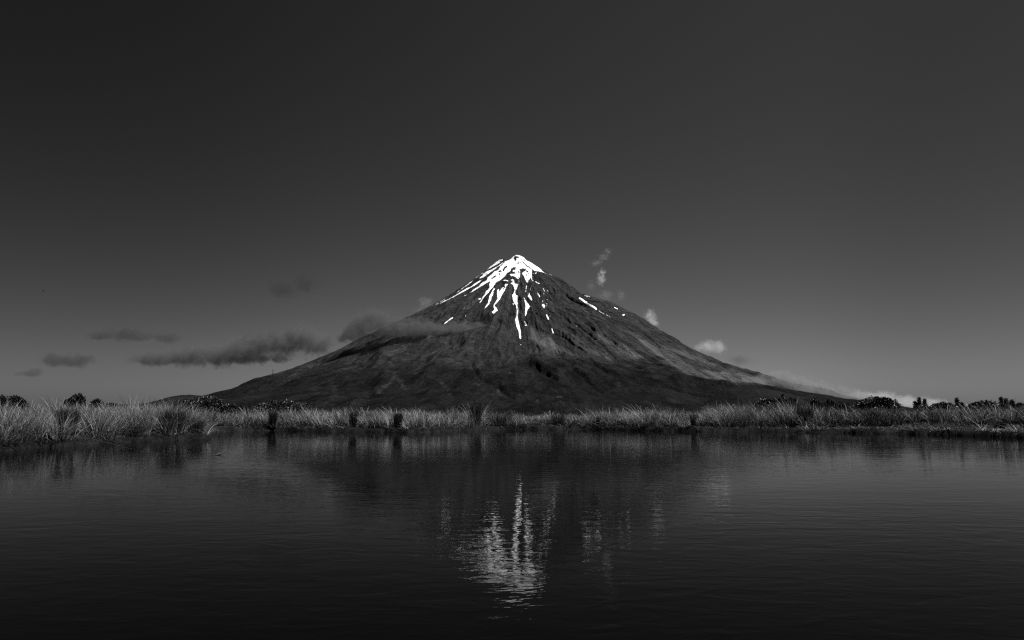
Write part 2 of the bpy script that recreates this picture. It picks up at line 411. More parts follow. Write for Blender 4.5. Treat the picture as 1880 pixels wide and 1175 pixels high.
HOLE_S = [([(959.6,480.3),(968,488.4),(978.3,495.6)],.55),([(930.2,488.8),(926,493),(924.3,496.5)],1.3),([(917,498.2),(920,497.6)],1.4),([(918,501.5),(917,504)],.7),
 ([(909.8,506.7),(903,511.8)],.9),([(894.5,513.5),(888.5,516.9)],.6),([(957,476),(957.4,476.2)],.6),([(964.2,473.5),(964.9,474.5)],.8),([(963,477),(963.5,478.3)],.6),([(955.5,481.2),(956,481.3)],.5),
 ([(951.5,497.4),(951.5,500)],.7),([(967.2,504),(967.2,507)],.5),([(908.5,516),(908.7,516.2)],.6),([(967,497.5),(969,498)],1.0),([(882,507.5),(884,506.5)],.5),([(927,525.5),(923.5,531.5)],.6),
 ([(952.5,508.5),(952.8,511)],.5),([(925.5,481.5),(919,487.8),(912,491.8)],.5)]
def snow_sd(u, v):
    s = np.full(u.shape, -30.0)
    for p in SNOW: s = np.maximum(s, poly_sd(u, v, p))
    for p, wd in STROKE: s = np.maximum(s, wd - seg_dist(u, v, p)[0])
    s = s - 0.12 - 0.22 * (u < 884) * (u > 790)
    for p in HOLE_P: s = np.minimum(s, -poly_sd(u, v, p))
    for p, wd in HOLE_S: s = np.minimum(s, seg_dist(u, v, p)[0] - wd)
    return s
snow = np.full(U.shape, -30.0)
ms = frontm & (U > 780) & (U < 1170) & (V_ > 440) & (V_ < 645)
snow[ms] = snow_sd(U[ms], V_[ms])
bk = ~frontm
snow[bk] = (np.clip((H[bk] - 1120) / 60, -3, 3) + 3 * fbm(TG[bk] * 14, RG[bk] / 300, 3, 91))
snow = np.clip(snow, -4, 4)

# scree, lava and slip scars (paler bare ground); sunlight on the right flank is painted in with it
SCREE_LIT = [[(1092,607),(1110,617),(1133,630),(1160,640),(1182,656),(1165,658),(1135,650),(1115,638),(1098,624)],
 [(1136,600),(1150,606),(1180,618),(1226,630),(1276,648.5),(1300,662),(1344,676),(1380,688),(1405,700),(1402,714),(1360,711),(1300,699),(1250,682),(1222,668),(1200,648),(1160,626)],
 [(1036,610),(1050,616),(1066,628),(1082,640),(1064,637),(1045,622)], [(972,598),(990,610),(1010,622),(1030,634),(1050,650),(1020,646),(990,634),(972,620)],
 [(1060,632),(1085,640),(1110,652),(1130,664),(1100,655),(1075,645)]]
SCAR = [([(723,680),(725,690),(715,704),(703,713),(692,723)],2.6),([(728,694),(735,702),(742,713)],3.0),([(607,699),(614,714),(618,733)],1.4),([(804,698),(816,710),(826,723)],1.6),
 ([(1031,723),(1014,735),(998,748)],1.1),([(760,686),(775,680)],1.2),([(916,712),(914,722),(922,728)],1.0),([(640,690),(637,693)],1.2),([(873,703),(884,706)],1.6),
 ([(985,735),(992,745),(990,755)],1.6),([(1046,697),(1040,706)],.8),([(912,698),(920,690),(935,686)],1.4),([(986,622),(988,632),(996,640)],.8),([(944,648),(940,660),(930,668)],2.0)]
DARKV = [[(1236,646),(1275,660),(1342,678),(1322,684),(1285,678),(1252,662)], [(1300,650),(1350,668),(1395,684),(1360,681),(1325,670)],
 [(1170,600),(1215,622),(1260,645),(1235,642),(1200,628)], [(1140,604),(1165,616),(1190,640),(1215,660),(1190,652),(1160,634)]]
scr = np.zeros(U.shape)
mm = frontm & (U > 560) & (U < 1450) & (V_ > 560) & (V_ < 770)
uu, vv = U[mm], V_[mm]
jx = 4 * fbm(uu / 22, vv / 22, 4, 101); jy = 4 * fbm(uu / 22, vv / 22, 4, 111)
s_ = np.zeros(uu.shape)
for p in SCREE_LIT: s_ = np.maximum(s_, sstep(-4, 5, poly_sd(uu + jx, vv + jy, p)))
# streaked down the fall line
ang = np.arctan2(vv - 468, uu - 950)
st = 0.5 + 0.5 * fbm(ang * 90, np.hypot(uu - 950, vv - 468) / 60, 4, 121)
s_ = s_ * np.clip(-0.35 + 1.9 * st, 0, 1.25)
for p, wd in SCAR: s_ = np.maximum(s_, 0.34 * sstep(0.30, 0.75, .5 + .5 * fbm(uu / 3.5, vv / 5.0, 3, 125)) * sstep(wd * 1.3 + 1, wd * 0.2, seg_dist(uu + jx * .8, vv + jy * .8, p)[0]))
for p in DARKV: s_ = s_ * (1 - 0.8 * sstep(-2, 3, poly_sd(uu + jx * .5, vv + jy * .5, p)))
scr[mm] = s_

def mountain_mat():
    m = NT('mountain_ground')
    P = m.pos()
    z = m.n('ShaderNodeSeparateXYZ'); m.put(z.inputs[0], P); z = z.outputs[2]
    n1 = m.noise(P, 0.006, 8, 0.6); n2 = m.noise(P, 0.03, 8, 0.65); n3 = m.noise(P, 0.12, 5, 0.7)
    sx_ = m.n('ShaderNodeSeparateXYZ'); m.put(sx_.inputs[0], P)
    dx = m.math('SUBTRACT', sx_.outputs[0], float(PK[0])); dy = m.math('SUBTRACT', sx_.outputs[1], MY)
    an = m.math('ARCTAN2', dx, m.math('MULTIPLY', dy, -1.0)); rd = m.math('SQRT', m.math('ADD', m.math('MULTIPLY', dx, dx), m.math('MULTIPLY', dy, dy)))
    cb = m.n('ShaderNodeCombineXYZ'); m.put(cb.inputs[0], m.math('MULTIPLY', an, 26.0)); m.put(cb.inputs[1], m.math('MULTIPLY', rd, 0.0022)); m.put(cb.inputs[2], m.math('MULTIPLY', n1, 1.5))
    ns1 = m.noise(cb.outputs[0], 1.0, 6, 0.62, 0.5)
    cb2 = m.n('ShaderNodeCombineXYZ'); m.put(cb2.inputs[0], m.math('MULTIPLY', an, 90.0)); m.put(cb2.inputs[1], m.math('MULTIPLY', rd, 0.007)); m.put(cb2.inputs[2], n1)
    ns2 = m.noise(cb2.outputs[0], 1.0, 5, 0.6, 0.3)
    zz = m.math('ADD', z, m.math('MULTIPLY', m.math('SUBTRACT', n1, 0.5), 420))
    forest, tussock, rock = 0.0086, 0.0232, 0.031
    c = m.mix(m.maprange(zz, 190, 420, 0, 1, True), forest, tussock)
    c = m.mix(m.maprange(zz, 620, 900, 0, 1, True), c, rock)
    c = m.math('MULTIPLY', c, m.maprange(ns1, 0.34, 0.66, 0.60, 1.45))
    c = m.math('MULTIPLY', c, m.maprange(ns2, 0.3, 0.7, 0.7, 1.3))
    c = m.math('MULTIPLY', c, m.maprange(n2, 0.3, 0.7, 0.62, 1.4))
    c = m.math('MULTIPLY', c, m.maprange(n3, 0.3, 0.7, 0.85, 1.15))
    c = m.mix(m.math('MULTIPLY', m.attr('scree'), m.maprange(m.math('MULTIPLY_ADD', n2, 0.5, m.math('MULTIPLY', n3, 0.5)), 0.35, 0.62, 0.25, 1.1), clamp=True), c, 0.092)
    s = m.math('ADD', m.attr('snow'), m.math('MULTIPLY', m.math('SUBTRACT', m.noise(P, 0.06, 4, 0.7), 0.5), 2.8))
    s = m.math('ADD', s, m.math('MULTIPLY', m.math('SUBTRACT', m.noise(P, 0.25, 2, 0.6), 0.5), 1.5))
    sn = m.maprange(s, -0.30, 0.35, 0, 1)
    c = m.mix(sn, c, m.math('MULTIPLY', m.maprange(ns2, 0.36, 0.55, 0.68, 0.97), m.maprange(n2, 0.32, 0.5, 0.80, 1.0)))
    bh = m.math('ADD', m.math('MULTIPLY', n2, 20.0), m.math('MULTIPLY', n3, 4.0))
    bh = m.math('ADD', bh, m.math('MULTIPLY', ns1, 44.0)); bh = m.math('ADD', bh, m.math('MULTIPLY', ns2, 14.0))
    bh = m.math('MULTIPLY', bh, m.mix(sn, 1.0, 0.35))
    m.bsdf(c, 1.0, 0.0, normal=m.bump(bh, 1.0, 1.0))
    return m.m
Vm = np.stack([MX, MYY, H], -1).reshape(-1, 3)
Fm = grid_faces(len(RRm), len(TH), wrap=True)
# close the summit
Vm = np.vstack([Vm, [[PK[0], MY, H[0].mean() + 0.3]]])
n0 = len(Vm) - 1; jn = len(TH)
Ft = np.stack([np.full(jn, n0), np.arange(jn), (np.arange(jn) + 1) % jn], -1)[:, ::1]
Fm = Fm[:, ::-1]; 
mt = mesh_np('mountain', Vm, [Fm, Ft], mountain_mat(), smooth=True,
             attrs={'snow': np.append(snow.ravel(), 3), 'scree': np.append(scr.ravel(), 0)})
tag(mt, kind='structure')

def sil_point(px):
    """the spot of the mountain seen as skyline in one column of the view"""
    m = (np.abs(U - px) < 1.5)
    k = np.argmin(np.where(m, V_, 1e9)); return Vm[k]

# ------------------------------------------------------------------ tarn outline, bank, ground
SHPX = [(-160, 846), (0, 829), (45, 826), (80, 822), (120, 820), (160, 816), (210, 814), (250, 811.5), (290, 811), (330, 809), (360, 808), (381, 806.5), (386, 803),
        (385, 799), (384.5, 794.6), (420, 792.2), (470, 791.4), (520, 790.8), (570, 792.5), (620, 793.2), (680, 793.5), (740, 795), (780, 794.6), (820, 792.5), (860, 790.2),
        (900, 789), (950, 788.8), (1000, 789), (1060, 788.2), (1110, 788.8), (1160, 790.4), (1200, 791.5), (1260, 792.2), (1300, 793), (1350, 792.2), (1400, 792.3), (1450, 793.5),
        (1500, 794.8), (1550, 795), (1600, 796.4), (1660, 797.2), (1700, 798.5), (1740, 799.2), (1790, 801), (1830, 802.6), (1880, 804.5), (1960, 808)]
SH = [tuple(on_plane(x, y)[:2]) for x, y in SHPX]
POND = SH + [(21, 12), (22, 4), (15, -2.5), (5, -3.5), (-4, -3.2), (-11, 0), (-12.5, 5)]
def smooth_poly(P, k=2):
    P = list(P)
    for _ in range(k):
        Q = []
        for i in range(len(P)):
            a, b = P[i], P[(i + 1) % len(P)]
            Q += [(a[0] * .75 + b[0] * .25, a[1] * .75 + b[1] * .25), (a[0] * .25 + b[0] * .75, a[1] * .25 + b[1] * .75)]
        P = Q
    return P
PONDS = smooth_poly(POND, 1)
def shore(x, y):
    """distance from the water's edge, positive on land"""
    x = np.asarray(x, float); y = np.asarray(y, float)
    s = -poly_sd(x, y, PONDS)
    return s + 0.18 * fbm(x * 1.3, y * 1.3, 3, 131) + 0.12 * fbm(x * 5, y * 5, 3, 135)
def bank_z(x, y, s=None):
    if s is None: s = shore(x, y)
    low = 0.16 + 0.05 * fbm(x * 0.7, y * 0.7, 3, 141)
    z = -0.45 + (0.45 + low) * sstep(-0.25, 0.14, s)
    z = z + 0.34 * sstep(0.3, 9.0, s) + 0.06 * fbm(x * 2.2, y * 2.2, 4, 151) * sstep(-0.05, 0.3, s) + 0.12 * fbm(x * 0.25, y * 0.25, 3, 155) * sstep(1, 6, s)
    return z
def peat_mat():
    m = NT('peat_bank')
    P = m.pos()
    n = m.noise(P, 2.0, 8, 0.65); n2 = m.noise(P, 14.0, 5, 0.7)
    c = m.maprange(n, 0.35, 0.65, 0.003, 0.012)
    c = m.math('MULTIPLY', c, m.maprange(n2, 0.3, 0.7, 0.6, 1.7))
    m.bsdf(c, 1.0, 0.03, normal=m.bump(n2, 0.05, 1.0))
    return m.m
M_peat = peat_mat()
az = np.concatenate([np.linspace(-46, 46, 760), np.linspace(46, 314, 150)[1:-1]])
az = np.radians(az)
rb = np.concatenate([np.linspace(0.5, 8, 26), 8 * (80 / 8) ** np.linspace(0, 1, 330)[1:]])
RB, AB = np.meshgrid(rb, az, indexing='ij')
BX, BY = RB * np.sin(AB), RB * np.cos(AB)
BS = shore(BX.ravel(), BY.ravel()).reshape(BX.shape)
BZ = bank_z(BX, BY, BS)
BZ = BZ - 0.25 * sstep(60, 80, RB)
bank = mesh_np('bank', np.stack([BX, BY, BZ], -1).reshape(-1, 3), grid_faces(len(rb), len(az), True)[:, ::-1], M_peat, smooth=True)
tag(bank, kind='structure')

def ground_mat():
    m = NT('upland_ground')
    P = m.pos(); n = m.noise(P, 0.01, 8, 0.6)
    m.bsdf(m.maprange(n, 0.3, 0.7, 0.012, 0.035), 0.95, 0.1)
    return m.m
rg = 78 * (60000 / 78) ** np.linspace(0, 1, 90)
ag = np.radians(np.linspace(0, 360, 181)[:-1])
GR, GA = np.meshgrid(rg, ag, indexing='ij')
GX, GY = GR * np.sin(GA), GR * np.cos(GA)
GZ = 0.24 - 55 * sstep(90, 1500, GR) - 190 * sstep(2500, 15000, GR) + (fbm(GX / 300, GY / 300, 4, 161) * 8) * sstep(150, 800, GR)
g = mesh_np('ground', np.stack([GX, GY, GZ], -1).reshape(-1, 3), grid_faces(len(rg), len(ag), True)[:, ::-1], ground_mat(), smooth=True)
tag(g, kind='structure')

# low dark hill left of the mountain, and the forested spur to its right
def hill(name, prof, Y, depth, seed):
    """a long rounded hill: prof = skyline points, Y = its distance"""
    prof = np.array(prof, float)
    W = np.array([at_depth(x, y, Y) for x, y in prof])
    xs = np.linspace(W[0, 0], W[-1, 0], 160)
    zc = np.interp(xs, W[:, 0], W[:, 2])
    t = np.linspace(-1, 1, 50)
    X, T = np.meshgrid(xs, t, indexing='ij')
    base = -30.0
    Z = base + (zc[:, None] - base) * np.clip(np.cos(T * math.pi / 2), 0, 1) ** 0.9
    Yg = Y + T * depth
    Z = Z + 4 * fbm(X / 70, Yg / 70, 4, seed) * (1 - np.abs(T))
    o = mesh_np(name, np.stack([X, Yg, Z], -1).reshape(-1, 3), grid_faces(160, 50)[:, ::-1], HILLM, smooth=True)
    tag(o, kind='structure'); return o
def hill_mat():
    m = NT('forest_hill'); P = m.pos()
    n = m.noise(P, 0.05, 6, 0.7); n1 = m.noise(P, 0.008, 4, 0.5)
    c = m.math('MULTIPLY', m.maprange(n, 0.3, 0.7, 0.004, 0.009), m.maprange(n1, 0.35, 0.65, 0.8, 1.2))
    m.bsdf(m.math('MULTIPLY', c, 1.4), 1.0, 0.0, normal=m.bump(n, 8.0, 1.0)); return m.m
HILLM = hill_mat()
hill('hill', [(120, 758), (180, 748), (240, 742.5), (270, 741), (290, 740), (310, 736), (325, 731), (340, 726.5), (354, 724.5), (366, 726), (378, 729), (392, 734), (420, 746), (450, 757)], 3000, 500, 171)
hill('hill', [(1280, 752), (1310, 730), (1330, 716), (1350, 710), (1365, 708.5), (1385, 710.5), (1405, 714), (1425, 719), (1440, 723), (1450, 727.5), (1458, 733), (1480, 742), (1520, 752), (1560, 760)], 2550, 320, 181)

# water
def water_mat():
    m = NT('tarn_water'); P = m.pos()
    warp = m.noise(m.mapping(P, (0.5, 0.8, 1)), 1.0, 2, 0.5)
    a = m.noise(m.mapping(P, (4.2, 8.0, 1)), 1.0, 3, 0.55, 0.6)
    b = m.noise(m.mapping(P, (11.0, 19.0, 1), (0, 0, 0.35)), 1.0, 2, 0.5, 0.3)
    c = m.noise(m.mapping(P, (0.8, 2.2, 1), (0, 0, -0.12)), 1.0, 3, 0.5)
    patch = m.maprange(m.noise(m.mapping(P, (0.10, 0.35, 1)), 1.0, 3, 0.5), 0.35, 0.65, 0.55, 1.25)
    h = m.math('ADD', m.math('MULTIPLY', a, 0.0021), m.math('MULTIPLY', b, 0.00040))
    h = m.math('MULTIPLY', h, patch)
    h = m.math('ADD', h, m.math('MULTIPLY', c, 0.0021))
    nrm = m.bump(h, 1.0, 1.0, 0.3)
    gl = m.n('ShaderNodeBsdfGlossy'); gl.inputs['Roughness'].default_value = 0.01; gl.inputs['Color'].default_value = (1, 1, 1, 1)
    m.t.links.new(nrm, gl.inputs['Normal'])
    di = m.n('ShaderNodeBsdfDiffuse'); di.inputs['Color'].default_value = (.001, .001, .001, 1)
    lw = m.n('ShaderNodeLayerWeight'); lw.inputs['Blend'].default_value = 0.5; m.t.links.new(nrm, lw.inputs['Normal'])
    # glancing reflection of water seen through a polarising filter: (1 - cos)^8.5
    fr = m.math('POWER', lw.outputs['Facing'], 8.5)
    mx = m.n('ShaderNodeMixShader'); m.put(mx.inputs[0], fr)
    m.t.links.new(di.outputs[0], mx.inputs[1]); m.t.links.new(gl.outputs[0], mx.inputs[2])
    m.t.links.new(mx.outputs[0], m.out.inputs['Surface'])
    return m.m
ra = np.concatenate([[0.01], np.linspace(0.5, 20, 40), np.linspace(21, 62, 30)])
aa = np.radians(np.linspace(0, 360, 121)[:-1])
WR, WA = np.meshgrid(ra, aa, indexing='ij')
wt = mesh_np('water', np.stack([WR * np.sin(WA), WR * np.cos(WA) + 8, 0 * WR], -1).reshape(-1, 3), grid_faces(len(ra), len(aa), True)[:, ::-1], water_mat())
tag(wt, kind='structure')

# ------------------------------------------------------------------ grass
def blade_mesh(base, n, H, spread, droop, width, lean=(0, 0), rad=0.12, tone=None, hvar=0.25, segs=4, seed=0):
    """arching blades; every argument may be an array with one entry per clump"""
    rs = np.random.RandomState(seed)
    k = len(base); base = np.asarray(base, float)
    idx = np.repeat(np.arange(k), n); N = len(idx)
    g = lambda a: (np.asarray(a, float)[idx] if np.ndim(a) else np.full(N, float(a)))
    Hh, S, D, Wd, Rd = g(H), g(spread), g(droop), g(width), g(rad)
    phi = rs.rand(N) * 2 * math.pi
    rr = np.sqrt(rs.rand(N)) * Rd
    bx = base[idx, 0] + np.cos(phi) * rr; by = base[idx, 1] + np.sin(phi) * rr; bz = base[idx, 2] - 0.02
    ph2 = phi + rs.randn(N) * 0.5
    L = Hh * (1 + hvar * (rs.rand(N) * 2 - 1.2))
    ou = np.abs(rs.randn(N)) * 0.6 + 0.25
    sx_, sy_ = np.cos(ph2) * S * ou, np.sin(ph2) * S * ou
    dr = D * (0.5 + rs.rand(N))
    lx = lean[0] + 0.15 * rs.randn(N); ly = lean[1] + 0.15 * rs.randn(N)
    t = np.linspace(0, 1, segs + 1)[None, :]
    X = bx[:, None] + L[:, None] * (sx_[:, None] * t + (sx_ * dr + lx * 0.5)[:, None] * t ** 2.2)
    Y = by[:, None] + L[:, None] * (sy_[:, None] * t + (sy_ * dr + ly * 0.5)[:, None] * t ** 2.2)
    Z = bz[:, None] + L[:, None] * (t - (0.30 * dr * ou)[:, None] * t ** 2.6)
    fa = rs.rand(N) * math.pi
    wx = (np.cos(fa) * Wd / 2)[:, None] * (1 - 0.85 * t ** 1.5); wy = (np.sin(fa) * Wd / 2)[:, None] * (1 - 0.85 * t ** 1.5)
    A = np.stack([X - wx, Y - wy, Z], -1); B = np.stack([X + wx, Y + wy, Z], -1)
    V = np.stack([A, B], 2).reshape(-1, 3)
    q = segs + 1
    o = (np.arange(N) * q * 2)[:, None]; i = np.arange(segs)[None, :] * 2
    F = np.stack([o + i, o + i + 1, o + i + 3, o + i + 2], -1).reshape(-1, 4)
    tn = (g(tone) if tone is not None else np.full(N, 0.5)) + 0.30 * rs.randn(N)
    tt = np.repeat(np.clip(tn, 0, 1), q * 2)
    hh = np.tile(np.repeat(np.linspace(0, 1, q), 2), N)
    return V, F, tt, hh
def grass_mat(name, dark, pale, tr=0.25):
    m = NT(name)
    t = m.attr('tone')
    c = m.mix(t, dark, pale)
    P = m.pos(); c = m.math('MULTIPLY', c, m.maprange(m.noise(P, 0.6, 3, 0.5), 0.35, 0.65, 0.75, 1.2))
    cc = m.n('ShaderNodeCombineColor')
    for i in range(3): m.put(cc.inputs[i], c)
    d = m.n('ShaderNodeBsdfPrincipled'); m.t.links.new(cc.outputs[0], d.inputs['Base Color'])
    d.inputs['Roughness'].default_value = 0.55; d.inputs['Specular IOR Level'].default_value = 0.3
    tl = m.n('ShaderNodeBsdfTranslucent'); m.t.links.new(cc.outputs[0], tl.inputs[0])
    mx = m.n('ShaderNodeMixShader'); mx.inputs[0].default_value = tr
    m.t.links.new(d.outputs[0], mx.inputs[1]); m.t.links.new(tl.outputs[0], mx.inputs[2])
    m.t.links.new(mx.outputs[0], m.out.inputs['Surface'])
    return m.m
M_grass = grass_mat('pale_tussock_grass', 0.008, 0.24, 0.12)
M_dark = grass_mat('dark_rush', 0.004, 0.022, 0.1)
M_herb = grass_mat('low_herbs', 0.006, 0.055, 0.15)
M_dead = grass_mat('dead_leaf', 0.025, 0.16, 0.1)

TOP = np.array([(-200, 742), (0, 743), (60, 746), (110, 741), (180, 745), (230, 744), (300, 744), (345, 747), (395, 753), (440, 757), (480, 753), (520, 751), (560, 753), (600, 756),
                (650, 753), (690, 752), (740, 755), (800, 757), (850, 755), (900, 756), (940, 759), (980, 763), (1010, 758), (1040, 763), (1075, 757), (1100, 754), (1150, 756),
                (1200, 753), (1250, 757), (1290, 754), (1320, 746), (1345, 743), (1380, 747), (1400, 751), (1440, 745), (1480, 744), (1520, 748), (1560, 746), (1600, 748),
                (1650, 748), (1700, 750), (1750, 748), (1800, 747), (1880, 745), (2100, 744)], float)
APR = np.array([(-200, .08), (330, .08), (400, .35), (800, .5), (1000, .3), (1200, .35), (1380, .7), (1500, 1.1), (1600, 2.2), (1720, 4.6), (1880, 4.2), (2100, 3)], float)
def clump_height(x, y, z):
    u, _ = proj(x, y, z)
    ty = np.interp(u, TOP[:, 0], TOP[:, 1])
    b = (587.5 - ty) / FPX
    ztop = CAM_H + y * (sp + b * cp) / (cp - b * sp)
    return ztop - z, u
DARKHOLES = [(140, 24), (330, 22), (372, 12), (510, 8), (655, 8), (735, 9), (875, 12), (910, 22), (1022, 13), (1265, 7), (1467, 14), (1700, 12), (1757, 10)]
sx0 = 0.33
gx, gy = np.meshgrid(np.arange(-46, 50, sx0), np.arange(2, 62, sx0))
gx = (gx + (R.rand(*gx.shape) - .5) * sx0 * 1.1).ravel(); gy = (gy + (R.rand(*gy.shape) - .5) * sx0 * 1.1).ravel()
m = (np.abs(gx) < gy * 0.80 + 1.0) | ((np.abs(gx) < gy * 1.0 + 12.0) & (R.rand(*gx.shape) < 0.55))     # the bank goes on beyond the frame
gx, gy = gx[m], gy[m]
s = shore(gx, gy); z = bank_z(gx, gy, s)
hc, uc = clump_height(gx, gy, z)
apr = np.interp(uc, APR[:, 0], APR[:, 1])
keep = (s > apr * (0.8 + 0.4 * R.rand(len(s)))) & (s < 14)
pk = np.where(s < apr + 2.4, 1.0, np.where(s < apr + 5, 0.42, 0.22))
keep &= R.rand(len(s)) < pk
for px_, w_ in DARKHOLES:          # no pale tussock grows in front of the dark clumps
    ax_ = (px_ - 940) / FPX / cp; Yq = np.arange(8, 60, .1); sq = shore(ax_ * Yq, Yq)
    Yc = Yq[np.where(sq > np.interp(px_, [0, 1500, 1700], [.6, 1.5, 5.6]))[0][0]]
    keep &= ~((np.abs(uc - px_) < w_ * 0.75) & (gy < Yc + .25))
gx, gy, s, z, hc, uc = [a[keep] for a in (gx, gy, s, z, hc, uc)]
patchy = fbm(gx * 0.45, gy * 0.45, 3, 191) * 1.3
hf = np.clip(hc, 0.32, 1.25) * (0.60 + 0.36 * R.rand(len(gx)) + 0.22 * patchy + np.where(gy < 22, 0.16, 0.34) * (R.rand(len(gx)) < 0.16))
hf = np.where(s < 1.2, hf * 0.9, hf)
tone = 0.38 + 0.52 * patchy + 0.14 * R.randn(len(gx))
tone = tone - 0.18 * sstep(1380, 1620, uc)
near = gy < 22
for nm, sel, nb, wd in (('tussock_grass', near, 170, 0.010), ('tussock_grass', ~near, 76, 0.020)):
    b = np.stack([gx[sel], gy[sel], z[sel]], -1)
    V, F, tt, hh = blade_mesh(b, int(nb * .62), hf[sel], 0.42, 0.95, wd, lean=(-0.10, -0.05), rad=0.12, tone=tone[sel] - (0.17 if nb == 170 else 0.0), hvar=.34, seed=3 + nb)
    V2, F2, t2, h2 = blade_mesh(b, int(nb * .38), hf[sel] * .55, 0.5, 0.6, wd * 1.2, rad=0.17, tone=-0.05, hvar=.4, seed=5 + nb)  # short dark blades: the shade low in each clump, put into colour
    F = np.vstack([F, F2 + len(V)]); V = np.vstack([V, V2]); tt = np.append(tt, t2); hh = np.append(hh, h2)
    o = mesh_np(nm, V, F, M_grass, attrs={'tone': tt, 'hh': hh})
    tag(o, ('dense pale tussock grass on the near left bank' if nm and nb == 170 else 'dense pale tussock grass along the far shore'), 'grass', kind='stuff')
    print('grass', nb, len(b), len(V))

# low herbs and dead leaves along the water's edge
ex, ey = np.meshgrid(np.arange(-34, 40, 0.16), np.arange(8, 62, 0.16))
ex = (ex + (R.rand(*ex.shape) - .5) * .16).ravel(); ey = (ey + (R.rand(*ey.shape) - .5) * .16).ravel()
m = (np.abs(ex) < ey * 0.80 + 0.6); ex, ey = ex[m], ey[m]
es = shore(ex, ey)
eu, _ = proj(ex, ey, 0 * ex + .1); ea = np.interp(eu, APR[:, 0], APR[:, 1])
m = (es > 0.05) & (es < ea + 0.5) & (fbm(ex * 1.4, ey * 1.4, 3, 201) > -0.28); ex, ey, es = ex[m], ey[m], es[m]
ez = bank_z(ex, ey, es)
eh = 0.06 + 0.10 * R.rand(len(ex)) ** 2
V, F, tt, hh = blade_mesh(np.stack([ex, ey, ez], -1), 16, eh, 1.1, 0.7, 0.012, rad=0.09, tone=0.35 + 0.3 * fbm(ex * 1.1, ey * 1.1, 3, 205), segs=3, seed=11)
tag(mesh_np('bank_herbs', V, F, M_herb, attrs={'tone': tt, 'hh': hh}), 'short dark herbs and moss edging the tarn', 'ground cover', kind='stuff')
m = (R.rand(len(ex)) < 0.10) & (es < 0.9)
V, F, tt, hh = blade_mesh(np.stack([ex[m], ey[m], ez[m] + .02], -1), 5, 0.20 + 0.15 * R.rand(m.sum()), 1.3, 2.0, 0.018, lean=(0, -.4), rad=0.1, tone=0.5, segs=4, seed=13)
tag(mesh_np('dead_leaves', V, F, M_dead, attrs={'tone': tt, 'hh': hh}), 'pale dead leaf blades drooping over the peat edge', 'dead leaves', kind='stuff')

# ------------------------------------------------------------------ single clumps that stand out
def spot(px, py_base, zg=0.3):
    """ground point under a place in the view, found by iterating on the bank's height"""
    p = on_plane(px, py_base, 0.2)
    for _ in range(6):
        zz = float(bank_z(np.array([p[0]]), np.array([p[1]]))[0]); zz = min(zz, 0.5)
        p = on_plane(px, py_base, zz)
    return p
def spot_s(px, s_want):
    """point in one column of the view a given distance behind the waterline"""
    ax = (px - 940) / FPX / cp
    Ys = np.arange(8, 60, 0.05); Xs = ax * Ys
    ss = shore(Xs, Ys)
    k = np.where(ss > s_want)[0]
    k = k[0] if len(k) else -1
    return np.array([Xs[k], Ys[k], float(bank_z(Xs[k:k + 1] if k >= 0 else Xs[-1:], Ys[k:k + 1] if k >= 0 else Ys[-1:])[0])])
def height_to(p, py):
    b = (587.5 - py) / FPX
    return CAM_H + p[1] * (sp + b * cp) / (cp - b * sp) - p[2]
def clump(px, s_w, ytop, w_px, n, spread, droop, mat, label, name='tussock', cat='grass clump', lean=(0, 0), fringe=0, wd=0.014, seed=0, group=None, hv=0.2):
    p = spot_s(px, s_w); h = height_to(p, ytop)
    rad = w_px / 2 * p[1] / FPX
    root = empty(name, p, label, cat, group)
    V, F, tt, hh = blade_mesh(np.zeros((1, 3)), n, h * 1.02, spread, droop, wd, lean=lean, rad=rad, tone=0.4, hvar=hv, seed=seed)
    mesh_np('dark_leaves' if mat is M_dark else 'pale_leaves', V, F, mat, root, attrs={'tone': tt, 'hh': hh})
    if fringe:
        V, F, tt, hh = blade_mesh(np.zeros((1, 3)), fringe, h * 1.06, spread + .35, droop + .9, wd * .8, lean=lean, rad=rad * 1.1, tone=0.8, seed=seed + 1)
        mesh_np('pale_fringe', V, F, M_grass, root, attrs={'tone': tt, 'hh': hh})
    return root
clump(140, .5, 752, 26, 1300, .10, .3, M_dark, 'dark upright rush clump on the near left bank, tallest shadowy block there', 'rush_clump', seed=301, wd=.011, fringe=60)
clump(372, .3, 764, 22, 520, .30, .7, M_dark, 'dark ragged tuft overhanging the very end of the left bank', 'rush_clump', seed=341, wd=.009, fringe=60)
clump(330, .45, 752, 40, 900, .14, .3, M_dark, 'dark streaked upright rushes at the tip of the left bank', 'rush_clump', seed=303, wd=.010, fringe=120)
clump(196, .5, 760, 36, 420, .3, .5, M_dark, 'dim spreading rush clump between the dark block and the leaning dead stems, left bank', 'rush_clump', seed=305, wd=.008, fringe=120)
clump(510, .12, 753, 11, 420, .10, .3, M_dark, 'narrow dark rush clump rooted at the water edge, leftmost on the far shore', 'rush_clump', seed=307, fringe=30)
clump(470, .7, 766, 8, 160, .10, .3, M_dark, 'smallest dark tuft in the grass left of the narrow dark rush clump', 'rush_clump', seed=309)
clump(655, .6, 752, 11, 300, .12, .3, M_dark, 'slim dark tuft below the mountain between the narrow clump and the square one', 'rush_clump', seed=311, fringe=20)
clump(735, .5, 759, 13, 620, .05, .1, M_dark, 'square flat topped dark tuft like a stump, below the left ridge', 'rush_clump', seed=313, hv=.10)
clump(834, .9, 742, 9, 110, .16, .5, M_grass, 'thin tall pale tussock rising left of the tall dark clump', seed=315)
clump(875, .8, 737, 20, 560, .07, .2, M_dark, 'tallest dark rush clump with pale arching tips, left of the mountain centre', 'rush_clump', seed=317, fringe=150)
clump(915, .9, 752, 34, 520, .38, .9, M_dark, 'wide dark spreading clump with arching pale tips right of the tallest clump', 'rush_clump', seed=319, fringe=220, lean=(.25, 0))
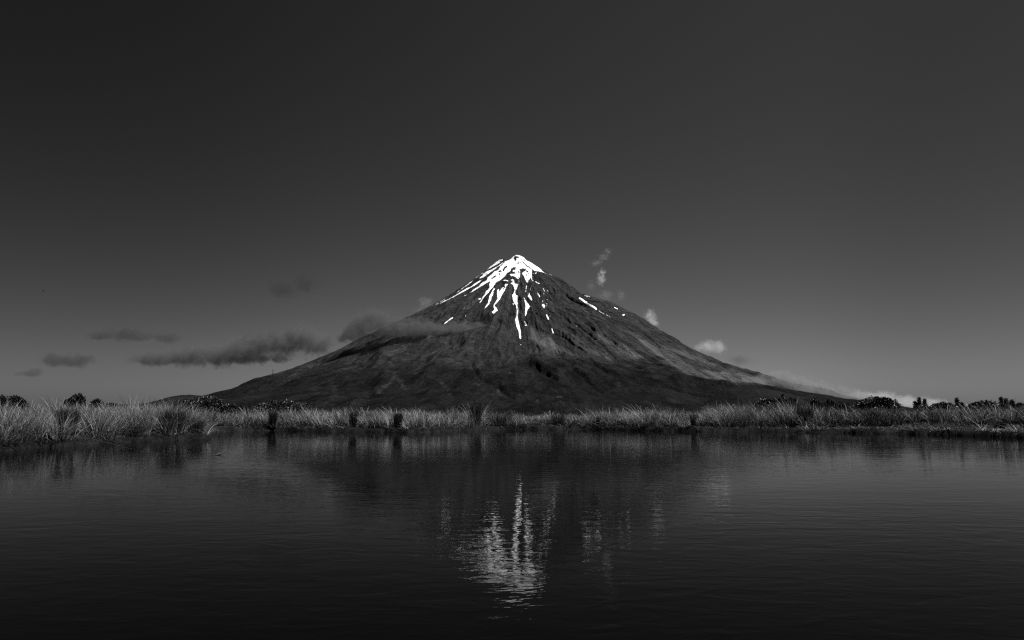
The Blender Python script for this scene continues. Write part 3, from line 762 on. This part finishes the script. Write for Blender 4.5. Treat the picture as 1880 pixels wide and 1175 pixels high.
clump(1022, .7, 757, 20, 420, .22, .5, M_dark, 'low dark bushy clump right of the mountain centre', 'rush_clump', seed=321, fringe=40)
clump(1095, .4, 764, 5, 120, .10, .2, M_dark, 'left one of two thin dark tufts side by side right of centre', 'rush_clump', seed=323)
clump(1108, .4, 765, 5, 120, .10, .2, M_dark, 'right one of two thin dark tufts side by side right of centre', 'rush_clump', seed=325)
clump(1266, .3, 759, 7, 170, .16, .3, M_dark, 'spiky dark tuft at the water edge below the right slope', 'rush_clump', seed=327)
clump(1340, 1.2, 742, 62, 900, .42, 1.2, M_grass, 'largest pale tussock mound, combed over, below the end of the right slope', seed=329, lean=(-.35, 0))
clump(1467, 1.5, 743, 22, 560, .16, .4, M_dark, 'rounded dark rush clump standing in grey grass right of the conifer pair', 'rush_clump', seed=331, fringe=100)
clump(1582, 2.6, 752, 26, 320, .3, .6, M_dark, 'dim dark tuft in front of the big dark dome shrub', 'rush_clump', seed=332, fringe=60)
clump(1700, 5.0, 753, 24, 520, .26, .5, M_dark, 'broad dark clump behind the mossy flat at right', 'rush_clump', seed=333, fringe=60)
clump(1757, 5.0, 753, 22, 460, .26, .5, M_dark, 'dark clump right of the broad one behind the mossy flat', 'rush_clump', seed=335, fringe=60)
clump(1815, 1.0, 772, 12, 260, .25, .5, M_dark, 'dark rush tuft by the pale strappy leaves at the right shore', 'rush_clump', seed=337)

# strappy plants with thick drooping leaves
def strap_plant(px, s_w, L, n, label, seed, dirx=0.0, wd=0.02):
    p = spot_s(px, s_w); rs = np.random.RandomState(seed)
    root = empty('strap_leaf_plant', p, label, 'plant')
    Vs, Fs, T = [], [], []; off = 0
    for i in range(n):
        a = rs.uniform(0, 2 * math.pi) if dirx == 0 else rs.normal(math.atan2(-.35, dirx), .5)
        l = L * rs.uniform(.6, 1.1); up = rs.uniform(.35, .9)
        t = np.linspace(0, 1, 9)
        r_ = l * t * rs.uniform(.6, .95); zz = l * (up * t - up * 1.15 * t ** 2.4)
        c = np.stack([np.cos(a) * r_, np.sin(a) * r_, np.maximum(zz, -.03 - .05 * t)], -1)
        wv = np.array([-math.sin(a), math.cos(a), 0.25]) * wd / 2
        ww = (1 - t ** 3)[:, None] * wv
        Vs.append(np.stack([c - ww, c + ww - [0, 0, .2 * wd], c + ww * 0 + [0, 0, -.35 * wd]], 1).reshape(-1, 3))
        j = np.arange(8) * 3
        for q1, q2 in ((0, 2), (2, 1)):
            Fs.append(np.stack([j + q1, j + q2, j + q2 + 3, j + q1 + 3], -1) + off)
        off += 27; T += [rs.uniform(.2, 1)] * 27
    mesh_np('strap_leaves', np.vstack(Vs), np.vstack(Fs), M_dead, root, attrs={'tone': T})
strap_plant(1790, .25, .42, 60, 'pale strap leaved plant arching at the right shore, left one of a pair', 401)
strap_plant(1722, .2, .30, 34, 'low pale strap leaved plant on the shore below the broad dark clump', 405)
strap_plant(1812, .3, .40, 46, 'pale strap leaved plant on the right shore, right one of a pair', 403)
strap_plant(100, .30, .50, 16, 'leaning dead strap leaves sweeping to the water on the left bank', 407, dirx=.9, wd=.02)
strap_plant(14, .5, .40, 12, 'bright pale blades at the left edge of the near bank', 409)
strap_plant(335, .2, .26, 26, 'drooping pale leaves over the dark edge at the left bank tip', 411)
strap_plant(235, .2, .24, 18, 'small pale drooping leaves over the peat edge, middle of the left bank', 413)

# ------------------------------------------------------------------ shrubs
def leaf_mat(name, c0, c1, rough=0.38):
    m = NT(name); c = m.mix(m.attr('tone'), c0, c1)
    m.bsdf(c, rough, 0.45); return m.m
M_leaf = leaf_mat('leathery_leaf', 0.006, 0.026, 0.5)
M_leafd = leaf_mat('conifer_leaf', 0.004, 0.015, 0.5)
def bark_mat():
    m = NT('shrub_bark'); n = m.noise(m.objco(), 14, 4, 0.6)
    m.bsdf(m.maprange(n, .3, .7, .02, .07), 0.9, 0.2, normal=m.bump(n, .02)); return m.m
M_bark = bark_mat()
def tube(V, F, a, b, r0, r1, n=6):
    a, b = np.array(a, float), np.array(b, float); d = b - a; d /= np.linalg.norm(d) + 1e-9
    u = np.cross(d, [0, 0, 1.0]); 
    if np.linalg.norm(u) < 1e-3: u = np.array([1.0, 0, 0])
    u /= np.linalg.norm(u); v = np.cross(d, u); o = len(V)
    for c, r in ((a, r0), (b, r1)):
        for k in range(n):
            t = 2 * math.pi * k / n; V.append(c + r * (math.cos(t) * u + math.sin(t) * v))
    for k in range(n): F.append((o + k, o + (k + 1) % n, o + n + (k + 1) % n, o + n + k))
def shrub(x0, x1, ytop, Yd, label, kind='dome', seed=0, zb=0.55, lobes=None, name=None, group='shrubs along the skyline behind the bank', dens=1.0):
    rs = np.random.RandomState(seed)
    px = (x0 + x1) / 2; b = (587.5 - ytop) / FPX
    X = (px - 940) / FPX * Yd / cp * 0.993; zt = CAM_H + Yd * (sp + b * cp) / (cp - b * sp)
    W = (x1 - x0) * Yd / FPX; Hh = zt - zb
    root = empty(name or ('shrub' if kind == 'dome' else 'bog_pine'), (X, Yd, zb), label, 'shrub' if kind == 'dome' else 'small conifer', group)
    if lobes is None:
        if kind == 'dome': lobes = [(0, .0, .50, .50, 1.0)] + [(rs.uniform(-.36, .36), rs.uniform(-.3, .3), rs.uniform(.25, .6), rs.uniform(.14, .26), rs.uniform(.3, .45)) for _ in range(9)]
        else: nl = 1 if W < .25 else max(2, int(1 + W * 4.0)); lobes = [(u_ if nl > 1 else 0, rs.uniform(-.1, .1), .5, .62 / nl, rs.uniform(.72, .92) if k_ != nl // 3 else 1.0) for k_, u_ in enumerate(np.linspace(-.36, .36, nl))]
    C = []; Nn = []
    for (lx, ly, cz, rx, top) in lobes:
        if kind == 'dome':
            cx, cy = lx * W, ly * W * .6; rxx = rx * W; rz = min(Hh * top * .62, Hh - 0.02)
            czz = max(0.0, Hh * top - rz) if top < 1 else Hh - rz
            if top < 1:   # side lobe: sits on the dome's flank
                czz = Hh * math.sqrt(max(0.05, 1 - (2 * lx) ** 2)) * .80 - rz * .5
                rz = Hh * .26
            n = int(1500 * dens * (rxx * rz + .2) / (W * Hh * .5 + .2)) + 60
            d = rs.randn(n, 3); d /= np.linalg.norm(d, axis=1)[:, None]; d[:, 2] = np.abs(d[:, 2]) * 1.0 - .25 * rs.rand(n)
            rr_ = (1 - .22 * rs.rand(n) ** 1.6)[:, None]
            C.append(np.stack([cx + d[:, 0] * rxx * rr_[:, 0], cy + d[:, 1] * rxx * .8 * rr_[:, 0], czz + d[:, 2] * rz * rr_[:, 0]], -1)); Nn.append(d)
        else:
            cx, cy = lx * W, ly * W; h = Hh * top; r = rx * W if len(lobes) > 1 else W * .42
            n = int(900 * dens)
            t = rs.rand(n) ** .8; a = rs.rand(n) * 6.283; prof = np.clip(1.02 - t, 0, 1) ** .55 * (.55 + .45 * np.clip(t * 4, 0, 1)) * r * (.6 + .5 * rs.rand(n))
            C.append(np.stack([cx + np.cos(a) * prof, cy + np.sin(a) * prof, t * h], -1))
            Nn.append(np.stack([np.cos(a), np.sin(a), .9 + 0 * a], -1))
    C = np.vstack(C); Nn = np.vstack(Nn)
    C += rs.randn(*C.shape) * .03
    m = C[:, 2] > -.1; C, Nn = C[m], Nn[m]
    # each point carries a small rosette of leaves
    q = 3; C = np.repeat(C, q, 0); Nn = np.repeat(Nn, q, 0); n = len(C)
    sz = (0.055 if kind == 'dome' else .032) * (.7 + .7 * rs.rand(n))
    dirv = Nn + rs.randn(n, 3) * (.75 if kind == 'dome' else .5); 
    if kind != 'dome': dirv[:, 2] += 1.0
    dirv /= np.linalg.norm(dirv, axis=1)[:, None]
    sd_ = np.cross(dirv, rs.randn(n, 3)); sd_ /= np.linalg.norm(sd_, axis=1)[:, None]
    wl = .42 if kind == 'dome' else .22
    A = C; B = C + dirv * sz[:, None] + sd_ * (sz * wl)[:, None]; D_ = C + dirv * sz[:, None] - sd_ * (sz * wl)[:, None]; T_ = C + dirv * (sz * 2.0)[:, None]
    V = np.stack([A, B, T_, D_], 1).reshape(-1, 3); F = np.arange(n * 4).reshape(-1, 4)
    tt = np.repeat(np.clip(.45 + .3 * rs.randn(n), 0, 1), 4)
    # trunk and limbs
    TV, TF = [], []
    for k in range(6 if kind == 'dome' else len(lobes)):
        if kind == 'dome':
            e = (rs.uniform(-.38, .38) * W, rs.uniform(-.2, .2) * W, Hh * rs.uniform(.5, .72)); mid = (e[0] * .45, e[1] * .45, e[2] * .4)
            tube(TV, TF, (rs.uniform(-.1, .1), 0, -.25), mid, .05, .035); tube(TV, TF, mid, e, .035, .012)
        else:
            cx, cy = lobes[k][0] * W, lobes[k][1] * W; tube(TV, TF, (cx * .5, cy * .5, -.25), (cx, cy, Hh * .3), .035, .025); tube(TV, TF, (cx, cy, Hh * .3), (cx, cy, Hh * lobes[k][4] * .9), .025, .006)
    mesh_np('trunk', np.array(TV), np.array(TF), M_bark, root)
    mesh_np('crown', V, F, M_leaf if kind == 'dome' else M_leafd, root, attrs={'tone': tt})
    return root
SH_ = [
 (-14, 22, 727, 27, 'dark pointed shrub at the extreme left edge above the grass', 'dome', 501),
 (16, 54, 729, 28, 'low dark rounded shrub second from the left edge above the grass', 'dome', 503),
 (128, 147, 733, 30, 'small dark shrub touching the left side of the round topped one on the left bank', 'dome', 505),
 (139, 160, 725, 31, 'round topped dark shrub standing highest above the left bank grass', 'dome', 507),
 (179, 194, 736, 32, 'tiny dark shrub tip right of the round topped one on the left bank', 'dome', 509),
 (200, 226, 743, 34, 'low dark shrub barely showing above the left bank grass', 'dome', 510),
 (305, 348, 735, 45, 'flat dark shrub left of the glossy dome below the small hill', 'dome', 511),
 (348, 418, 727, 42, 'glossy leaved dome shrub at the left foot of the mountain', 'dome', 513),
 (412, 452, 744, 43, 'low glossy shrub trailing right from the left dome shrub', 'dome', 515),
 (470, 578, 735, 46, 'long flat glossy shrub behind pale grass below the left slope', 'dome', 517),
 (1378, 1428, 731, 40, 'glossy domed shrub at the right foot of the mountain', 'dome', 519),
 (1422, 1458, 725, 40.5, 'dark comb shaped conifer with upright tufts, right foot of the mountain', 'pine', 521),
 (1472, 1502, 734, 40, 'grey leafy shrub left of the small dark pine pair', 'dome', 523),
 (1505, 1524, 734, 40, 'small dark upright pine right of the grey leafy shrub', 'pine', 525),
 (1522, 1554, 740, 41, 'low dark shrub between the small pine and the big dome', 'dome', 527),
 (1568, 1646, 729, 40, 'biggest dark dome shrub in front of the bright cloud bank', 'dome', 529),
 (1670, 1694, 731, 38, 'dark pine with two points alone right of the big dome', 'pine', 531),
 (1698, 1750, 741, 37, 'low dark shrub second group from the right edge', 'dome', 533),
 (1747, 1760, 732, 37, 'short dark pine tip left of the long flat shrub at right', 'pine', 535),
 (1766, 1832, 738, 36, 'long flat dark shrub nearest the right edge', 'dome', 537),
 (1826, 1832, 731, 34, 'thin single conifer spike right of the long flat shrub', 'pine', 539),
 (1836, 1852, 734, 34, 'pair of thin conifer spikes near the right edge', 'pine', 541),
 (1852, 1872, 743, 34, 'small shrub at the right edge of the view', 'dome', 543)]
for (x0, x1, yt, Yd, lab, kd, sd0) in SH_:
    shrub(x0, x1, yt, Yd, lab, kd, sd0)

# ------------------------------------------------------------------ mast, bird, floating stick
p = sil_point(500)
root = empty('radio_mast', p + np.array([0, 0, -3]), 'thin mast with a crossarm on the left ridge of the mountain', 'mast')
mm_ = NT('mast_metal'); mm_.bsdf(0.03, .6, .4)
V, F = [], []; tube(V, F, (0, 0, 0), (0, 0, 33), 2.2, 1.4, 8); mesh_np('pole', np.array(V), np.array(F), mm_.m, root)
V, F = [], []; tube(V, F, (-6, 0, 24), (6, 0, 26), 1.0, 1.0, 6); mesh_np('crossarm', np.array(V), np.array(F), mm_.m, root)

def bird():
    c = at_depth(80, 534.5, 70)
    bm = bmesh.new()
    vs = [(-.17, 0, 0), (-.10, 0, .02), (0, 0, .03), (.10, 0, .02), (.15, 0, .01)]; rad = [.01, .035, .05, .035, .012]
    rings = []
    for (x, y, z_), r in zip(vs, rad):
        rings.append([bm.verts.new((x, r * math.cos(a), z_ + r * math.sin(a))) for a in np.linspace(0, 2 * math.pi, 9)[:-1]])
    for a, b in zip(rings, rings[1:]):
        for k in range(8): bm.faces.new((a[k], a[(k + 1) % 8], b[(k + 1) % 8], b[k]))
    bm.faces.new(rings[0][::-1]); bm.faces.new(rings[-1])
    for sgn in (-1, 1):     # wings half raised
        pr = [((-.05, .03), (.06, .03), .03), ((-.06, .16), (.05, .14), .11), ((-.08, .28), (-.02, .27), .10)]
        prev = None
        for (a0, a1, hz) in pr:
            row = [bm.verts.new((a0[0], sgn * a0[1], hz)), bm.verts.new((a1[0], sgn * a1[1], hz)), bm.verts.new((a1[0], sgn * a1[1], hz - .012)), bm.verts.new((a0[0], sgn * a0[1], hz - .012))]
            if prev:
                for k in range(4): bm.faces.new((prev[k], prev[(k + 1) % 4], row[(k + 1) % 4], row[k]))
            prev = row
        bm.faces.new(prev)
    me = bpy.data.meshes.new('bird'); bm.to_mesh(me); bm.free()
    o = bpy.data.objects.new('bird', me); COL.objects.link(o); o.location = c; o.rotation_euler = (0.2, .25, .5)
    mb = NT('bird_feathers'); mb.bsdf(0.02, .8, .2); me.materials.append(mb.m)
    tag(o, 'tiny dark bird flying in the left part of the sky', 'bird')
bird()
def stick():
    p = on_plane(394, 835.5, 0.0)
    k = p[1] / FPX; V, F = [], []
    pts = [(-2, 0, -.004), (3, .0, .008), (8, .02, .016), (13, .03, .030), (19, .03, .042)]; rr_ = [.006, .014, .012, .006, .003]
    for i in range(4):
        a, b = pts[i], pts[i + 1]
        tube(V, F, (a[0] * k, a[1], a[2]), (b[0] * k, b[1], b[2]), rr_[i], rr_[i + 1], 7)
    o = mesh_np('floating_stick', np.array(V), np.array(F), M_bark); o.location = p
    tag(o, 'short dark stick afloat off the tip of the left bank', 'stick')
stick()

# ------------------------------------------------------------------ clouds
def cloud(label, lobes, Yd, dens, colr, aniso=0.3, ns=1.0, thick=1.0, edge=0.35, seed=0, rag=1.0, name='cloud', step=0.35):
    """lobes: (x, y, half width, half height) in the view, placed at real distance Yd as a lumpy body of droplets"""
    k = Yd / FPX
    L = []
    for (x, y, rx, rz) in lobes:
        c = at_depth(x, y, Yd); L.append((c, rx * k, min(rx, rz * 2.2) * k * thick, rz * k))
    ctr = np.mean([l[0] for l in L], 0)
    bm = bmesh.new()
    for c, rx, ry, rz in L:
        r = bmesh.ops.create_icosphere(bm, subdivisions=2, radius=1.0)
        for v in r['verts']:
            v.co = Vector(((c[0] - ctr[0]) + v.co.x * rx * 1.3, (c[1] - ctr[1]) + v.co.y * ry * 1.3, (c[2] - ctr[2]) + v.co.z * rz * 1.3))
    co_ = [v.co.copy() for v in bm.verts]; bm.free(); bm = bmesh.new()
    for c_ in co_: bm.verts.new(c_)
    bmesh.ops.convex_hull(bm, input=bm.verts[:])
    bmesh.ops.delete(bm, geom=[v for v in bm.verts if not v.link_faces], context='VERTS')
    bmesh.ops.recalc_face_normals(bm, faces=bm.faces[:])
    me = bpy.data.meshes.new(name); bm.to_mesh(me); bm.free()
    o = bpy.data.objects.new(name, me); COL.objects.link(o); o.location = ctr
    m = NT(name + '_droplets')
    P = m.objco()
    unit = 10 * k * ns
    nv = m.vmath('ADD', m.vmath('SCALE', P), (seed * 3.1, seed * 1.7, seed * .9))
    sc_ = nv.node.inputs[0].links[0].from_node; sc_.inputs['Scale'].default_value = 1 / unit
    sc_.operation = 'SCALE'
    nz = m.noise(nv, 0.55, 5, 0.62, 0.4)
    f = None
    for c, rx, ry, rz in L:
        q = m.vmath('SUBTRACT', P, tuple(c - ctr))
        q = m.vmath('DIVIDE', q, (rx, ry, rz))
        d = m.math('SUBTRACT', 1.0, m.vmath('LENGTH', q))
        f = d if f is None else m.math('SMOOTH_MAX', f, d, 0.45)
    f = m.math('ADD', f, m.math('MULTIPLY', m.math('SUBTRACT', nz, 0.5), 2.2 * rag))
    den = m.math('MULTIPLY', m.maprange(f, 0.0, edge, 0, 1, True), dens)
    pv = m.n('ShaderNodeVolumePrincipled')
    pv.inputs['Color'].default_value = (colr, colr, colr, 1); m.put(pv.inputs['Density'], den)  # per-cloud grey: shade on the darker clouds is put into droplet colour
    pv.inputs['Anisotropy'].default_value = aniso
    m.t.links.new(pv.outputs[0], m.out.inputs['Volume'])
    me.materials.append(m.m)
    try: m.m.cycles.volume_step_rate = step
    except Exception: pass
    tag(o, label, 'cloud')
    return o
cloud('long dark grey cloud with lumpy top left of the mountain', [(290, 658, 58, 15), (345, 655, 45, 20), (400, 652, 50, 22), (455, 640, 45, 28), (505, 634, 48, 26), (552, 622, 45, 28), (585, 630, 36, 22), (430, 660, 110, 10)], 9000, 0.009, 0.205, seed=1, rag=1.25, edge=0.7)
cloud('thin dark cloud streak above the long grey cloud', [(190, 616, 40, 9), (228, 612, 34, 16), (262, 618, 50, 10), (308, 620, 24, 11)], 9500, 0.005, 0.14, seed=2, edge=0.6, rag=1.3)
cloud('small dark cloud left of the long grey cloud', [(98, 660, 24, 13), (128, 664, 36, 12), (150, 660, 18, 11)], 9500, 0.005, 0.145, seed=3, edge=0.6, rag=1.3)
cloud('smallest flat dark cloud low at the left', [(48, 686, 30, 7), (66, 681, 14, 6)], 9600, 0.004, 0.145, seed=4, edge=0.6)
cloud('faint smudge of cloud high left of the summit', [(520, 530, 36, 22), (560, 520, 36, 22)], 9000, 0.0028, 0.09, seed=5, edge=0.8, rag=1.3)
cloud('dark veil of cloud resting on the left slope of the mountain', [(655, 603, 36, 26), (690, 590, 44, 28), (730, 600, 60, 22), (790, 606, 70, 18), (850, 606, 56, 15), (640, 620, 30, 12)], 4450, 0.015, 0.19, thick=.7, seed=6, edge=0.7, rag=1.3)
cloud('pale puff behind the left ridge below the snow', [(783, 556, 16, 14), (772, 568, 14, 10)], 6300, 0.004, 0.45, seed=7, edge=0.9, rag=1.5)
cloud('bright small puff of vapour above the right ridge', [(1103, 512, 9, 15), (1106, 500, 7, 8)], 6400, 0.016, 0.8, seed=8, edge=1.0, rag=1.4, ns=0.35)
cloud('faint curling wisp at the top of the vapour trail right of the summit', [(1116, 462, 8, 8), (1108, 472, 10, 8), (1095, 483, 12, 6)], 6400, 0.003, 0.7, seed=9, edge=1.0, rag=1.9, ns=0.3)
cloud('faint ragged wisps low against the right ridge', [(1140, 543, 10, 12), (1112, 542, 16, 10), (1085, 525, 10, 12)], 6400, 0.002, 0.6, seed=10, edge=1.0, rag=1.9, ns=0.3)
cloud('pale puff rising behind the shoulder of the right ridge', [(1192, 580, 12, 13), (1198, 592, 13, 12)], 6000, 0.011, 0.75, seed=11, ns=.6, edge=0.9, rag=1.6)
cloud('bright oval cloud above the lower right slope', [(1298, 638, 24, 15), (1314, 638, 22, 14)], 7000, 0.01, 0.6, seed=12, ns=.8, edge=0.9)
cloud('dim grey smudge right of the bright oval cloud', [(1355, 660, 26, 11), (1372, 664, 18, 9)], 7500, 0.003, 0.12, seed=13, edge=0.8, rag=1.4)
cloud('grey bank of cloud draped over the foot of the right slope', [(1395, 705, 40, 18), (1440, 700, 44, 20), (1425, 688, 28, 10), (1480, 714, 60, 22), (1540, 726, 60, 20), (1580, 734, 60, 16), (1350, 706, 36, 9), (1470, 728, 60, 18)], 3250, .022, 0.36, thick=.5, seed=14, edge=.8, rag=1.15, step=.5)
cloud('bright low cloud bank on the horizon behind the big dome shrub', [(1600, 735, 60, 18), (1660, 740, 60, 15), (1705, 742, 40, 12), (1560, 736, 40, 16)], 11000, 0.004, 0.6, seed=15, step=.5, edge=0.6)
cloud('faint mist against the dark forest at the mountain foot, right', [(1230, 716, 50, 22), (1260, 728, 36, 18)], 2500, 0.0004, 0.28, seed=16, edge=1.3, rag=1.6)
